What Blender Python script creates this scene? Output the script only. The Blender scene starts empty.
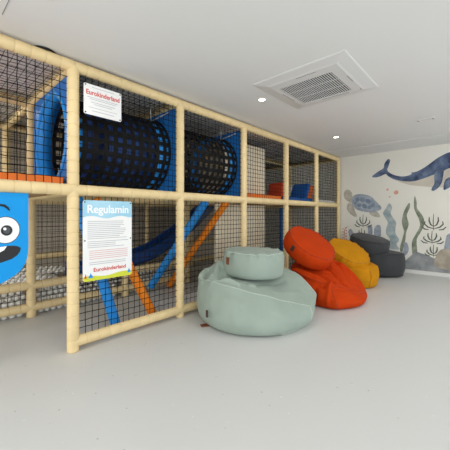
import bpy, bmesh, math, random
from mathutils import Vector, Matrix, noise, Euler
from math import pi, sin, cos, radians

S = bpy.context.scene
COL = S.collection
random.seed(7)

# ------------------------------------------------------------------ camera
YAW = 0.8257
cam_d = bpy.data.cameras.new('camera')
cam_d.sensor_width = 36.0
cam_d.lens = 292.62 / 450.0 * 36.0
cam_d.shift_y = -(225 - 214.72) / 450.0
cam_d.clip_start = 0.05
cam = bpy.data.objects.new('camera', cam_d)
COL.objects.link(cam)
cam.location = (-0.9959, -2.7554, 1.214)
cam.rotation_euler = (pi / 2, 0, -YAW)
S.camera = cam

# ------------------------------------------------------------------ light
world = bpy.data.worlds.new('sky')
S.world = world
world.use_nodes = True
wn = world.node_tree.nodes
wn['Background'].inputs[0].default_value = (0.80, 0.90, 1.0, 1)
wn['Background'].inputs[1].default_value = 1.0


def area(name, loc, rot, sx, sy, power, color=(1, 1, 1)):
    d = bpy.data.lights.new(name, 'AREA')
    d.shape = 'RECTANGLE'
    d.size, d.size_y = sx, sy
    d.energy = power
    d.color = color
    o = bpy.data.objects.new(name, d)
    COL.objects.link(o)
    o.location = loc
    o.rotation_euler = rot
    return o


# daylight through the window openings behind and to the left of the camera
area('window_daylight_front', (1.9, -6.42, 1.35), (radians(90), 0, 0), 7.6, 1.9, 104, (0.93, 0.97, 1.0))
area('window_daylight_left', (-4.72, -3.1, 1.35), (radians(90), 0, radians(-90)), 4.2, 1.9, 98, (0.95, 0.98, 1.0))
area('window_daylight_left_rear', (-4.72, 1.35, 1.35), (radians(90), 0, radians(-90)), 2.2, 1.9, 64, (1.0, 0.98, 0.95))

vs = S.view_settings
vs.view_transform = 'Standard'
vs.look = 'None'
vs.gamma = 1.0
vs.use_curve_mapping = False
vs.exposure = -0.12


# ------------------------------------------------------------------ materials
def lin(h):
    h = h.lstrip('#')
    out = []
    for i in (0, 2, 4):
        c = int(h[i:i + 2], 16) / 255
        out.append(c / 12.92 if c <= 0.04045 else ((c + 0.055) / 1.055) ** 2.4)
    return tuple(out) + (1.0,)


def mat(name, hexcol, rough=0.6, spec=0.4, var=0.0, vscale=4.0, bump=0.0, bscale=60.0,
        hex2=None, metal=0.0, sheen=0.0, emit=0.0, coat=0.0):
    m = bpy.data.materials.new(name)
    m.use_nodes = True
    nt = m.node_tree
    b = nt.nodes['Principled BSDF']
    c = lin(hexcol)
    b.inputs['Base Color'].default_value = c
    b.inputs['Roughness'].default_value = rough
    b.inputs['Specular IOR Level'].default_value = spec
    b.inputs['Metallic'].default_value = metal
    b.inputs['Sheen Weight'].default_value = sheen
    b.inputs['Coat Weight'].default_value = coat
    if emit:
        b.inputs['Emission Color'].default_value = c
        b.inputs['Emission Strength'].default_value = emit
    tc = nt.nodes.new('ShaderNodeTexCoord')
    if var or hex2:
        n = nt.nodes.new('ShaderNodeTexNoise')
        n.inputs['Scale'].default_value = vscale
        n.inputs['Detail'].default_value = 5
        nt.links.new(tc.outputs['Object'], n.inputs['Vector'])
        r = nt.nodes.new('ShaderNodeValToRGB')
        r.color_ramp.elements[0].position = 0.35
        r.color_ramp.elements[1].position = 0.68
        if hex2:
            r.color_ramp.elements[0].color = lin(hex2)
            r.color_ramp.elements[1].color = c
        else:
            r.color_ramp.elements[0].color = tuple(max(0, x * (1 - var)) for x in c[:3]) + (1,)
            r.color_ramp.elements[1].color = tuple(min(1, x * (1 + var * .5)) for x in c[:3]) + (1,)
        nt.links.new(n.outputs['Fac'], r.inputs['Fac'])
        nt.links.new(r.outputs['Color'], b.inputs['Base Color'])
    if bump:
        n2 = nt.nodes.new('ShaderNodeTexNoise')
        n2.inputs['Scale'].default_value = bscale
        n2.inputs['Detail'].default_value = 4
        nt.links.new(tc.outputs['Object'], n2.inputs['Vector'])
        bp = nt.nodes.new('ShaderNodeBump')
        bp.inputs['Strength'].default_value = bump
        bp.inputs['Distance'].default_value = 0.01
        nt.links.new(n2.outputs['Fac'], bp.inputs['Height'])
        nt.links.new(bp.outputs['Normal'], b.inputs['Normal'])
    return m


def floor_material():
    m = mat('speckled_vinyl', '#d6d6d3', rough=0.42, spec=0.35)
    nt = m.node_tree
    b = nt.nodes['Principled BSDF']
    tc = nt.nodes.new('ShaderNodeTexCoord')
    v = nt.nodes.new('ShaderNodeTexVoronoi')
    v.inputs['Scale'].default_value = 17
    nt.links.new(tc.outputs['Object'], v.inputs['Vector'])
    r = nt.nodes.new('ShaderNodeValToRGB')
    r.color_ramp.interpolation = 'LINEAR'
    e = r.color_ramp.elements
    e[0].position = 0.09
    e[0].color = (1, 1, 1, 1)
    e[1].position = 0.13
    e[1].color = (0, 0, 0, 1)
    nt.links.new(v.outputs['Distance'], r.inputs['Fac'])
    # only some of the cells carry a chip
    sep = nt.nodes.new('ShaderNodeSeparateColor')
    nt.links.new(v.outputs['Color'], sep.inputs['Color'])
    th = nt.nodes.new('ShaderNodeMath')
    th.operation = 'GREATER_THAN'
    th.inputs[1].default_value = 0.55
    nt.links.new(sep.outputs['Red'], th.inputs[0])
    mu = nt.nodes.new('ShaderNodeMath')
    mu.operation = 'MULTIPLY'
    nt.links.new(th.outputs[0], mu.inputs[0])
    nt.links.new(r.outputs['Color'], mu.inputs[1])
    chip = nt.nodes.new('ShaderNodeValToRGB')
    ce = chip.color_ramp.elements
    ce[0].color = lin('#b1aeaa')
    ce[1].color = lin('#ece9e4')
    nt.links.new(sep.outputs['Green'], chip.inputs['Fac'])
    mx = nt.nodes.new('ShaderNodeMix')
    mx.data_type = 'RGBA'
    mx.inputs['A'].default_value = lin('#d6d6d3')
    nt.links.new(mu.outputs[0], mx.inputs['Factor'])
    nt.links.new(chip.outputs['Color'], mx.inputs['B'])
    nt.links.new(mx.outputs['Result'], b.inputs['Base Color'])
    return m


M = {}
M['floor'] = floor_material()
M['ceiling'] = mat('ceiling_paint', '#ececeb', rough=0.9, spec=0.1, bump=0.03, bscale=40)
M['wall'] = mat('cream_wallpaper', '#f2efe5', rough=0.85, spec=0.1, var=0.03, vscale=1.2)
M['room'] = mat('white_wall_paint', '#dcdad5', rough=0.9, spec=0.1, bump=0.02)
M['back'] = mat('taupe_wall_paint', '#d2c8b8', rough=0.9, spec=0.1, bump=0.02)
M['parti'] = mat('beige_infill', '#f3e7cd', rough=0.7, spec=0.1, bump=0.02)
M['skirt'] = mat('white_baseboard', '#e9e7e2', rough=0.5)
M['pad'] = mat('beige_padding', '#ecd3a0', rough=0.55, spec=0.3, var=0.06, vscale=9, bump=0.12, bscale=25)
M['net'] = mat('black_net', '#100f0e', rough=0.8, spec=0.2)
M['web'] = mat('black_webbing', '#0d0d0e', rough=0.65, spec=0.25, bump=0.1, bscale=200)
M['blue'] = mat('blue_panel', '#1b74c6', rough=0.4, spec=0.4, var=0.05)
M['lining'] = mat('navy_lining', '#0f3570', rough=0.6)
M['bluepad'] = mat('blue_padding', '#2291e6', rough=0.45, spec=0.4, var=0.05)
M['slide'] = mat('dark_blue_slide', '#15509a', rough=0.22, spec=0.6, coat=0.3)
M['orangepad'] = mat('orange_padding', '#fb8d22', rough=0.5, spec=0.3, var=0.05)
M['orangemat'] = mat('orange_mat', '#ee7a2c', rough=0.55, spec=0.3, var=0.05)
M['redfoam'] = mat('red_orange_foam', '#d4431c', rough=0.55, spec=0.3, var=0.05)
M['bluefoam'] = mat('blue_foam', '#1c5ca6', rough=0.55, spec=0.3, var=0.05)
M['whitefoam'] = mat('white_foam', '#e8e4da', rough=0.55, spec=0.3, var=0.04)
M['wood'] = mat('deck_wood', '#b89468', rough=0.7, var=0.12, vscale=6)
M['ball'] = mat('white_ball', '#f8f6f0', rough=0.35, spec=0.5)
M['sign'] = mat('white_sign', '#f6f5f3', rough=0.35, spec=0.4)
M['red'] = mat('red_print', '#d8352a', rough=0.6)
M['grey'] = mat('grey_print', '#bcbec2', rough=0.6)
M['pink'] = mat('pink_print', '#e3bcbc', rough=0.6)
M['sky'] = mat('light_blue_print', '#8fcbe6', rough=0.5, hex2='#b7e0f0', vscale=3)
M['white'] = mat('white_print', '#ffffff', rough=0.5)
M['lime'] = mat('lime_print', '#d7dc3c', rough=0.5)
M['screw'] = mat('dark_screw', '#39393a', rough=0.4, metal=0.6)
M['mon'] = mat('bright_blue_board', '#1298e4', rough=0.5, spec=0.2)
M['ink'] = mat('black_print', '#1d1c20', rough=0.5)
M['iris'] = mat('grey_print_dark', '#4b4d52', rough=0.5)
M['ac'] = mat('white_plastic', '#e3e3e2', rough=0.45, spec=0.4)
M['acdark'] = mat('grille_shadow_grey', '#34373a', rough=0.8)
M['slot'] = mat('slot_grey', '#8d8e8e', rough=0.7)
M['lampe'] = mat('lamp_glow', '#fff2dc', emit=9.0)
M['black'] = mat('black_plastic', '#121212', rough=0.5)
M['rope'] = mat('silver_strap', '#c9c7c2', rough=0.5)


def fabric(name, h, v=0.06):
    return mat(name, h, rough=0.75, spec=0.22, var=v, vscale=5, bump=0.16, bscale=16, sheen=0.12)


M['sage'] = fabric('sage_fabric', '#9dab9f')
M['sagep'] = fabric('sage_piping', '#b9c6bc')
M['oran'] = mat('orange_fabric', '#c23d0c', rough=0.8, spec=0.1, var=0.06, vscale=5, bump=0.16, bscale=16)
M['oranp'] = fabric('orange_piping', '#a5330c')
M['must'] = mat('mustard_fabric', '#c98813', rough=0.8, spec=0.1, var=0.08, vscale=5, bump=0.16, bscale=16)
M['mustp'] = fabric('mustard_piping', '#b97a12')
M['char'] = fabric('charcoal_fabric', '#3d3e40')
M['charp'] = fabric('charcoal_piping', '#2a2b2d')
M['leather'] = mat('brown_leather', '#8a5136', rough=0.6, var=0.1)
M['darkleather'] = mat('dark_leather', '#4a332c', rough=0.6, var=0.1)

# watercolour inks of the mural
W = {}
W['navy'] = mat('navy_watercolour', '#7787a3', rough=0.85, hex2='#3b4969', vscale=7)
W['belly'] = mat('cream_watercolour', '#ddd5c5', rough=0.85, hex2='#c9c2b5', vscale=5)
W['fin'] = mat('slate_watercolour', '#8293ab', rough=0.85, hex2='#45536d', vscale=8)
W['shell'] = mat('shell_watercolour', '#bcc4cb', rough=0.85, hex2='#8f9cac', vscale=11)
W['scute'] = mat('scute_watercolour', '#97a4b4', rough=0.85, hex2='#72829a', vscale=11)
W['skin'] = mat('skin_watercolour', '#d0cbbd', rough=0.85, hex2='#b0ab9d', vscale=12)
W['teal'] = mat('teal_watercolour', '#c2cbca', rough=0.85, hex2='#94a6ab', vscale=7)
W['green'] = mat('moss_watercolour', '#a7ae99', rough=0.85, hex2='#6f7965', vscale=9)
W['ink'] = mat('ink_green_watercolour', '#5d6459', rough=0.85)
W['stone'] = mat('stone_watercolour', '#aaacab', rough=0.85, hex2='#83878a', vscale=5)
W['sand'] = mat('sand_watercolour', '#c4baa8', rough=0.85, hex2='#a69c8c', vscale=6)
W['lilac'] = mat('lilac_watercolour', '#b3b8c2', rough=0.85, hex2='#9099a7', vscale=9)
W['peach'] = mat('peach_watercolour', '#eabfa6', rough=0.85, hex2='#dc9c80', vscale=12)
W['coral'] = mat('coral_watercolour', '#cf6f5c', rough=0.85)


# ------------------------------------------------------------------ mesh helpers
def link(name, me, m, parent=None, smooth=False, mods=()):
    o = bpy.data.objects.new(name, me)
    COL.objects.link(o)
    if m is not None:
        me.materials.append(m)
    if parent is not None:
        o.parent = parent
    if smooth:
        for p in me.polygons:
            p.use_smooth = True
    return o


def build(name, bm, m, parent=None, smooth=False, auto=None):
    bmesh.ops.recalc_face_normals(bm, faces=bm.faces)
    me = bpy.data.meshes.new(name)
    bm.to_mesh(me)
    bm.free()
    o = link(name, me, m, parent, smooth)
    if smooth and auto is not None:
        try:
            me.set_sharp_from_angle(angle=radians(auto))
        except Exception:
            pass
    return o


def empty(name, loc=(0, 0, 0), rot=(0, 0, 0)):
    o = bpy.data.objects.new(name, None)
    COL.objects.link(o)
    o.location = loc
    o.rotation_euler = rot
    o.empty_display_size = 0.1
    return o


def tag(o, label, cat, group=None, kind=None):
    o['label'] = label
    o['category'] = cat
    if group:
        o['group'] = group
    if kind:
        o['kind'] = kind
    return o


def box(bm, x0, x1, y0, y1, z0, z1, bev=0.0):
    vs_ = [bm.verts.new((x, y, z)) for x in (x0, x1) for y in (y0, y1) for z in (z0, z1)]
    f = [(0, 1, 3, 2), (4, 6, 7, 5), (0, 4, 5, 1), (2, 3, 7, 6), (0, 2, 6, 4), (1, 5, 7, 3)]
    fs = [bm.faces.new([vs_[i] for i in q]) for q in f]
    if bev:
        es = list({e for q in fs for e in q.edges})
        bmesh.ops.bevel(bm, geom=es, offset=bev, segments=3, affect='EDGES', profile=0.5)


def frame_of(d):
    d = d.normalized()
    a = Vector((0, 0, 1)) if abs(d.z) < 0.9 else Vector((1, 0, 0))
    u = d.cross(a).normalized()
    return u, d.cross(u).normalized()


def tube(bm, pts, r, seg=10, caps=True, closed=False):
    pts = [Vector(p) for p in pts]
    rings = []
    n = len(pts)
    u = None
    for i, p in enumerate(pts):
        if closed:
            d = pts[(i + 1) % n] - pts[i - 1]
        else:
            d = pts[min(i + 1, n - 1)] - pts[max(i - 1, 0)]
        d.normalize()
        if u is None:
            u, _ = frame_of(d)
        u = (u - d * u.dot(d))
        if u.length < 1e-6:
            u, _ = frame_of(d)
        u.normalize()
        v = d.cross(u)
        rr = r[i] if isinstance(r, (list, tuple)) else r
        rings.append([bm.verts.new(p + (u * cos(2 * pi * k / seg) + v * sin(2 * pi * k / seg)) * rr) for k in range(seg)])
    m = n if closed else n - 1
    for i in range(m):
        a, b = rings[i], rings[(i + 1) % n]
        for k in range(seg):
            bm.faces.new((a[k], a[(k + 1) % seg], b[(k + 1) % seg], b[k]))
    if caps and not closed:
        bm.faces.new(rings[0][::-1])
        bm.faces.new(rings[-1])


def padded(bm, p0, p1, r=0.05, pitch=0.105, seg=18):
    """foam padded pole: sleeves butted together with a shallow groove at every seam"""
    p0, p1 = Vector(p0), Vector(p1)
    L = (p1 - p0).length
    n = max(1, round(L / pitch))
    pts, rad = [], []
    for i in range(n):
        a, b = i * L / n, (i + 1) * L / n
        for t, q in ((a + 0.0006, r - 0.0050), (a + 0.0045, r - 0.0004), (a + 0.012, r + 0.0003), (b - 0.012, r + 0.0003), (b - 0.0045, r - 0.0004), (b - 0.0006, r - 0.0050)):
            pts.append(p0 + (p1 - p0) * (t / L))
            rad.append(q)
    tube(bm, pts, rad, seg)


def smooth_loop(pts, k=4):
    """Catmull-Rom through a closed outline"""
    n = len(pts)
    out = []
    for i in range(n):
        p0, p1, p2, p3 = (Vector(pts[(i + j) % n]) for j in (-1, 0, 1, 2))
        for s in range(k):
            t = s / k
            out.append(0.5 * (2 * p1 + (p2 - p0) * t + (2 * p0 - 5 * p1 + 4 * p2 - p3) * t * t + (3 * p1 - p0 - 3 * p2 + p3) * t ** 3))
    return out


def prism(bm, pts, f0, f1):
    """closed 2-D outline extruded between two mappings"""
    a = [bm.verts.new(f0(*p)) for p in pts]
    b = [bm.verts.new(f1(*p)) for p in pts]
    n = len(pts)
    bm.faces.new(a)
    bm.faces.new(b[::-1])
    for i in range(n):
        bm.faces.new((a[i], b[i], b[(i + 1) % n], a[(i + 1) % n]))


# ------------------------------------------------------------------ room
XW, ZC = 6.10, 2.60
X0, Y0, Y1 = -4.8, -6.5, 2.78


def structure(name, bm, m):
    o = build(name, bm, m)
    o['kind'] = 'structure'
    return o


bm = bmesh.new(); box(bm, X0 - .1, XW + .1, Y0 - .1, Y1 + .1, -0.1, 0)
structure('floor', bm, M['floor'])
bm = bmesh.new(); box(bm, X0 - .1, XW + .1, Y0 - .1, Y1 + .1, ZC, ZC + 0.1)
structure('ceiling', bm, M['ceiling'])
bm = bmesh.new(); box(bm, XW, XW + .1, Y0, Y1, 0, ZC)
structure('wall_right', bm, M['wall'])
bm = bmesh.new(); box(bm, X0, XW, Y1, Y1 + .1, 0, ZC)
structure('wall_back', bm, M['back'])
bm = bmesh.new()   # wall behind the camera with one wide window opening
box(bm, X0, XW, Y0 - .1, Y0, 0, 0.4); box(bm, X0, XW, Y0 - .1, Y0, 2.3, ZC)
box(bm, X0, -1.9, Y0 - .1, Y0, 0.4, 2.3); box(bm, 5.7, XW, Y0 - .1, Y0, 0.4, 2.3)
structure('wall_front', bm, M['room'])
bm = bmesh.new()
box(bm, X0 - .1, X0, Y0, Y1, 0, 0.4); box(bm, X0 - .1, X0, Y0, Y1, 2.3, ZC)
box(bm, X0 - .1, X0, Y0, -5.2, 0.4, 2.3); box(bm, X0 - .1, X0, -1.0, 0.25, 0.4, 2.3); box(bm, X0 - .1, X0, 2.45, Y1, 0.4, 2.3)
structure('wall_left', bm, M['room'])
bm = bmesh.new(); box(bm, XW - 0.014, XW - 0.001, Y0, Y1, 0.0005, 0.072, 0.003)
structure('baseboard_right', bm, M['skirt'])
bm = bmesh.new(); box(bm, 5.27, XW - 0.001, Y0, Y1, ZC - 0.008, ZC - 0.0005, 0.002)
structure('trim_1', bm, M['ceiling'])
# seam of an access panel in the ceiling at the far left
bm = bmesh.new(); box(bm, -0.555, -0.5515, -0.46, -0.25, ZC - 0.003, ZC - 0.0005)
structure('trim_2', bm, M['slot'])

# ------------------------------------------------------------------ soft play frame
ZM, ZT, R = 1.4346, 2.532, 0.05
BX = [-1.2, 0, 1.2, 2.4, 3.6, 4.8, 5.97]
BY = [0, 1.3, 2.6]
frame = empty('soft_play_frame', (0, 0, 0))
tag(frame, 'two-storey soft play climbing frame of beige padded poles and black netting along the left', 'play structure')


def post(x, y, z0=0.0, z1=ZT + 0.0):
    b = bmesh.new()
    padded(b, (x, y, z0), (x, y, z1), R)
    return build('post', b, M['pad'], frame, True)


def beam(p0, p1, r=R):
    b = bmesh.new()
    padded(b, p0, p1, r)
    return build('crossbeam', b, M['pad'], frame, True)


for x in BX:
    for y in BY:
        if x == 4.8 and y == 1.3:
            continue
        post(x, y)
for j, y in enumerate(BY):
    for a, b_ in zip(BX[:-1], BX[1:]):
        if y == 1.3 and a in (3.6,):
            continue
        beam((a, y, ZT), (b_, y, ZT))
        beam((a, y, ZM), (b_, y, ZM))
        if y == 0 and a >= 0:
            beam((a, y, 0.085), (b_, y, 0.085))
        if y == 1.3 and a < 2.4:
            beam((a, y, 0.115), (b_, y, 0.115))
            beam((a, y, 0.375), (b_, y, 0.375))
        if y == 2.6:
            beam((a, y, 0.115), (b_, y, 0.115))
            beam((a, y, 0.55), (b_, y, 0.55))
for x in BX:
    for a, b_ in ((0, 1.3), (1.3, 2.6)):
        if x == 4.8:
            continue
        if a > 0 or x not in (2.4, 3.6):
            beam((x, a, ZT), (x, b_, ZT))
        beam((x, a, ZM), (x, b_, ZM))
beam((5.97, 0, 0.085), (5.97, 1.3, 0.085))


def net(o, u, v, nu, nv, r=0.0033, knots=True, sag=0.0):
    r = r if knots else 0.0023
    """square-mesh cord net with knots, slightly uneven"""
    o, u, v = Vector(o), Vector(u), Vector(v)
    nrm = u.cross(v).normalized()
    uh, vh = u.normalized(), v.normalized()
    b = bmesh.new()
    P = []
    for i in range(nu + 1):
        row = []
        for j in range(nv + 1):
            edge = i in (0, nu) or j in (0, nv)
            k = 0.0 if edge else 1.0
            s = sin(pi * i / nu) * sin(pi * j / nv) * sag
            row.append(o + u * (i / nu) + v * (j / nv) + nrm * (random.uniform(-.004, .004) * k)
                       + uh * random.uniform(-.003, .003) * k + vh * random.uniform(-.003, .003) * k + Vector((0, 0, -s)))
        P.append(row)

    def cord(pts, side):
        rings = []
        for p in pts:
            rings.append([b.verts.new(p + side * r), b.verts.new(p + nrm * r), b.verts.new(p - side * r), b.verts.new(p - nrm * r)])
        for a, c in zip(rings[:-1], rings[1:]):
            for k in range(4):
                b.faces.new((a[k], a[(k + 1) % 4], c[(k + 1) % 4], c[k]))
    for i in range(nu + 1):
        cord(P[i], uh)
    for j in range(nv + 1):
        cord([P[i][j] for i in range(nu + 1)], vh)
    if knots:
        kr = r * 2.1
        for i in range(nu + 1):
            for j in range(nv + 1):
                c = P[i][j]
                q = [b.verts.new(c + d * kr) for d in (uh, vh, -uh, -vh)]
                t0, t1 = b.verts.new(c + nrm * kr), b.verts.new(c - nrm * kr)
                for k in range(4):
                    b.faces.new((q[k], q[(k + 1) % 4], t0))
                    b.faces.new((q[(k + 1) % 4], q[k], t1))
    return build('net_panel', b, M['net'], frame)


g = R - 0.006
for a, b_ in zip(BX[:-1], BX[1:]):          # front face, upper and lower storey
    n = 18
    w = b_ - a - 2 * g
    net((a + g, 0, ZM + g), (w, 0, 0), (0, 0, ZT - ZM - 2 * g), n, 16)
    if a >= 0:
        net((a + g, 0, 0.085 + g), (w, 0, 0), (0, 0, ZM - 0.085 - 2 * g), n, 20)
    # rear faces
    net((a + g, 2.6, ZM + g), (w, 0, 0), (0, 0, ZT - ZM - 2 * g), n, 16, knots=False)
    net((a + g, 2.6, 0.6), (w, 0, 0), (0, 0, ZM - 0.6 - g), n, 13, knots=False)
    # overhead nets
    net((a + g, g, ZT - 0.02), (w, 0, 0), (0, 1.3 - 2 * g, 0), n, 18, knots=False, sag=0.02)
    if a != 3.6:
        net((a + g, 1.3 + g, ZT - 0.02), (w, 0, 0), (0, 1.3 - 2 * g, 0), n, 18, knots=False, sag=0.02)
    if a < 2.4:                              # face of the ball pit
        net((a + g, 1.3, 0.115 + g), (w, 0, 0), (0, 0, 0.26 - 2 * g), n, 3)
        net((a + g, 1.3, 0.375 + g), (w, 0, 0), (0, 0, ZM - 0.375 - 2 * g), n, 15, knots=False)
    if a in (-1.2, 4.8):
        net((a + g, 1.3, ZM + g), (w, 0, 0), (0, 0, ZT - ZM - 2 * g), n, 16, knots=False)
    if a >= 4.8:
        net((a + g, 1.3, 0.1), (w, 0, 0), (0, 0, ZM - 0.1 - g), n, 20, knots=False)
for y in (0, 1.3):                          # end face beside the mural wall
    net((5.97, y + g, ZM + g), (0, 1.3 - 2 * g, 0), (0, 0, ZT - ZM - 2 * g), 18, 16, knots=False)
    net((5.97, y + g, 0.1), (0, 1.3 - 2 * g, 0), (0, 0, ZM - 0.1 - g), 18, 20, knots=False)
# beige boards closing the third bay half way back
for x0, x1, z0, z1 in ((2.47, 3.61, ZM + 0.13, 2.455), (2.27, 3.61, 0.02, 1.385)):
    b = bmesh.new()
    box(b, x0, x1, 0.455, 0.485, z0, z1, 0.006)
    build('infill_board', b, M['parti'], frame)
# decks of the upper storey
for a, b_ in ((-1.2, 0), (2.4, 3.6), (3.6, 4.8), (4.8, 5.97)):
    b = bmesh.new()
    box(b, a + 0.055, b_ - 0.055, 0.055, 1.19, ZM - 0.03, ZM + 0.02, 0.004)
    build('deck_board', b, M['wood'], frame)


# foam mats on the decks
def foam_mat(x0, x1, m, label, y1=1.19):
    b = bmesh.new()
    box(b, x0, x1, 0.056, y1, ZM + 0.021, ZM + 0.115, 0.006)
    nx = 8
    o = build('foam_mat', b, m)
    tag(o, label, 'mat')


foam_mat(-1.14, -0.06, M['orangemat'], 'orange foam mat edging the upper deck left of the tunnel entrance')
foam_mat(2.46, 3.54, M['orangemat'], 'orange foam mat on the upper deck just right of the second tunnel', 0.445)
foam_mat(3.66, 4.74, M['bluefoam'], 'blue foam mat on the upper deck under the blue slanted block')
foam_mat(4.86, 5.91, M['whitefoam'], 'white foam mat in the empty last bay of the upper deck')


def slab(name, x0, y0, y1, w, lean, h, m, label, z=ZM + 0.116):
    """leaning foam block: parallelogram in x-z, real depth in y"""
    b = bmesh.new()
    q = [(x0, z), (x0 + w, z), (x0 + w + lean, z + h), (x0 + lean, z + h)]
    prism(b, q, lambda x, zz: (x, y0, zz), lambda x, zz: (x, y1, zz))
    bmesh.ops.bevel(b, geom=list(b.edges), offset=0.012, segments=2, affect='EDGES')
    o = build(name, b, m, smooth=True, auto=40)
    tag(o, label, 'foam block', 'slanted foam blocks on the upper deck')


slab('foam_block', 3.85, 0.26, 0.58, 0.12, 0.08, 0.29, M['redfoam'], 'red-orange slanted foam block standing alone left of the others')
slab('foam_block', 4.56, 0.49, 0.68, 0.11, 0.12, 0.30, M['whitefoam'], 'white slanted foam block just left of the blue one')
slab('foam_block', 4.55, 0.12, 0.47, 0.12, 0.14, 0.32, M['bluefoam'], 'large blue slanted foam block in the fourth upper bay')
slab('foam_block', 4.68, 0.13, 0.47, 0.20, 0.13, 0.29, M['orangemat'], 'orange slanted foam block right of the blue one')

# ------------------------------------------------------------------ crawl tunnels
TY, TZ, TR = 0.565, 1.965, 0.455


def end_panel(x, parent, y0=0.055, y1=1.13, z0=1.485, z1=2.475, th=0.035, hole=0.44):
    b = bmesh.new()
    n = 64
    rings = []
    for xx in (x - th / 2, x + th / 2):
        ci, sq = [], []
        for k in range(n):
            t = 2 * pi * k / n
            c, s = cos(t), sin(t)
            ci.append(b.verts.new((xx, TY + hole * c, TZ + hole * s)))
            f = 1e9
            if c > 1e-6: f = min(f, (y1 - TY) / c)
            if c < -1e-6: f = min(f, (y0 - TY) / c)
            if s > 1e-6: f = min(f, (z1 - TZ) / s)
            if s < -1e-6: f = min(f, (z0 - TZ) / s)
            sq.append(b.verts.new((xx, TY + f * c, TZ + f * s)))
        rings.append((ci, sq))
    for k in range(n):
        j = (k + 1) % n
        for ci, sq in rings:
            b.faces.new((ci[k], ci[j], sq[j], sq[k]))
        b.faces.new((rings[0][0][k], rings[1][0][k], rings[1][0][j], rings[0][0][j]))
        b.faces.new((rings[0][1][k], rings[0][1][j], rings[1][1][j], rings[1][1][k]))
    p = build('end_panel', b, M['blue'], parent)
    return p


def ring_lathe(prof, n=64):
    """closed (x, r) profile swept about the tunnel axis"""
    b = bmesh.new()
    rs = []
    for k in range(n):
        t = 2 * pi * k / n
        rs.append([b.verts.new((x, TY + r * cos(t), TZ + r * sin(t))) for x, r in prof])
    m = len(prof)
    for k in range(n):
        for i in range(m):
            b.faces.new((rs[k][i], rs[(k + 1) % n][i], rs[(k + 1) % n][(i + 1) % m], rs[k][(i + 1) % m]))
    return b


def flange(x, d, parent):
    """rolled ring around the hole; d = -1 faces the -x side"""
    p = build('flange', ring_lathe([(x + d * 0.018, 0.49), (x + d * 0.027, 0.483), (x + d * 0.030, 0.462), (x + d * 0.027, 0.440), (x, 0.436), (x - d * .01, 0.438), (x, 0.442), (x + d * .018, .45)]), M['bluepad'], parent, True)
    b = bmesh.new()
    for k in range(28):
        t = 2 * pi * k / 28
        c = Vector((x + d * 0.030, TY + 0.462 * cos(t), TZ + 0.462 * sin(t)))
        bmesh.ops.create_uvsphere(b, u_segments=6, v_segments=4, radius=0.007, matrix=Matrix.Translation(c))
    build('rivets', b, M['rope'], p)


def sleeve(x0, x1, parent):
    build('sleeve', ring_lathe([(x0, 0.445), (x1, 0.445), (x1, 0.434), (x0, 0.434)]), M['bluepad'], parent, True)


def net_tube(x0, x1, parent, na=26, pitch=0.10):
    b = bmesh.new()
    nl = max(3, round((x1 - x0) / pitch))
    # alternate narrow strap / hole columns
    xs, ts = [x0], []
    for i in range(nl):
        a = x0 + (x1 - x0) * i / nl
        c = x0 + (x1 - x0) * (i + 1) / nl
        xs += [a + (c - a) * 0.45, c]
    for k in range(na):
        a, c = 2 * pi * k / na, 2 * pi * (k + 1) / na
        ts += [(a, True), (a + (c - a) * 0.45, False)]
    grid = []
    for x in xs:
        row = []
        for t, _ in ts:
            rr = TR + 0.006 * noise.noise(Vector((x * 5, cos(t) * 3, sin(t) * 3)))
            tt = t + 0.02 * noise.noise(Vector((x * 4 + 9, cos(t) * 4, sin(t) * 4)))
            row.append(b.verts.new((x, TY + rr * cos(tt), TZ + rr * sin(tt))))
        grid.append(row)
    nt_ = len(ts)
    for i in range(len(xs) - 1):
        for k in range(nt_):
            if i % 2 == 1 and k % 2 == 1:
                continue
            b.faces.new((grid[i][k], grid[i + 1][k], grid[i + 1][(k + 1) % nt_], grid[i][(k + 1) % nt_]))
    o = build('net_tube', b, M['web'], parent)
    md = o.modifiers.new('solid', 'SOLIDIFY')
    md.thickness = 0.004
    for x in (x0 + 0.01, x1 - 0.01):
        b = bmesh.new()
        tube(b, [(x, TY + 0.460 * cos(2 * pi * k / 48), TZ + 0.460 * sin(2 * pi * k / 48)) for k in range(48)], 0.011, 8, closed=True)
        build('hoop', b, M['web'], parent, True)


def strap(pts, parent):
    b = bmesh.new()
    tube(b, pts, 0.006, 6)
    build('suspension_strap', b, M['rope'], parent, True)


def tunnel(x0, x1, label, first=False):
    t = empty('net_crawl_tunnel', (0, 0, 0))
    tag(t, label, 'tunnel', 'black webbing crawl tunnels on the upper storey')
    p = end_panel(x0, t)
    if first:
        flange(x0, -1, p)
    p = end_panel(x1, t)
    sleeve(x0 - .005, x0 + 0.13, t)
    sleeve(x1 - 0.2, x1 + .005, t)
    if first:
        build('lining', ring_lathe([(x0 + 0.40, 0.440), (x1 - 0.21, 0.440), (x1 - 0.21, 0.432), (x0 + 0.40, 0.432)]), M['lining'], t, True)
    net_tube(x0 + 0.03, x1 - 0.02, t)
    strap([(x1 - 0.2, 0.27, 2.49), (x1 - 0.14, 0.34, 2.36)], t)
    strap([(x1 - 0.12, 0.36, 2.37), (x1 - 0.04, 0.12, 2.44)], t)
    return t


tunnel(0.0, 1.165, 'long black webbing crawl tunnel with blue ends behind the small white sign', True)
tunnel(1.235, 2.40, 'second black webbing crawl tunnel farther right ending at a blue panel')


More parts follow.
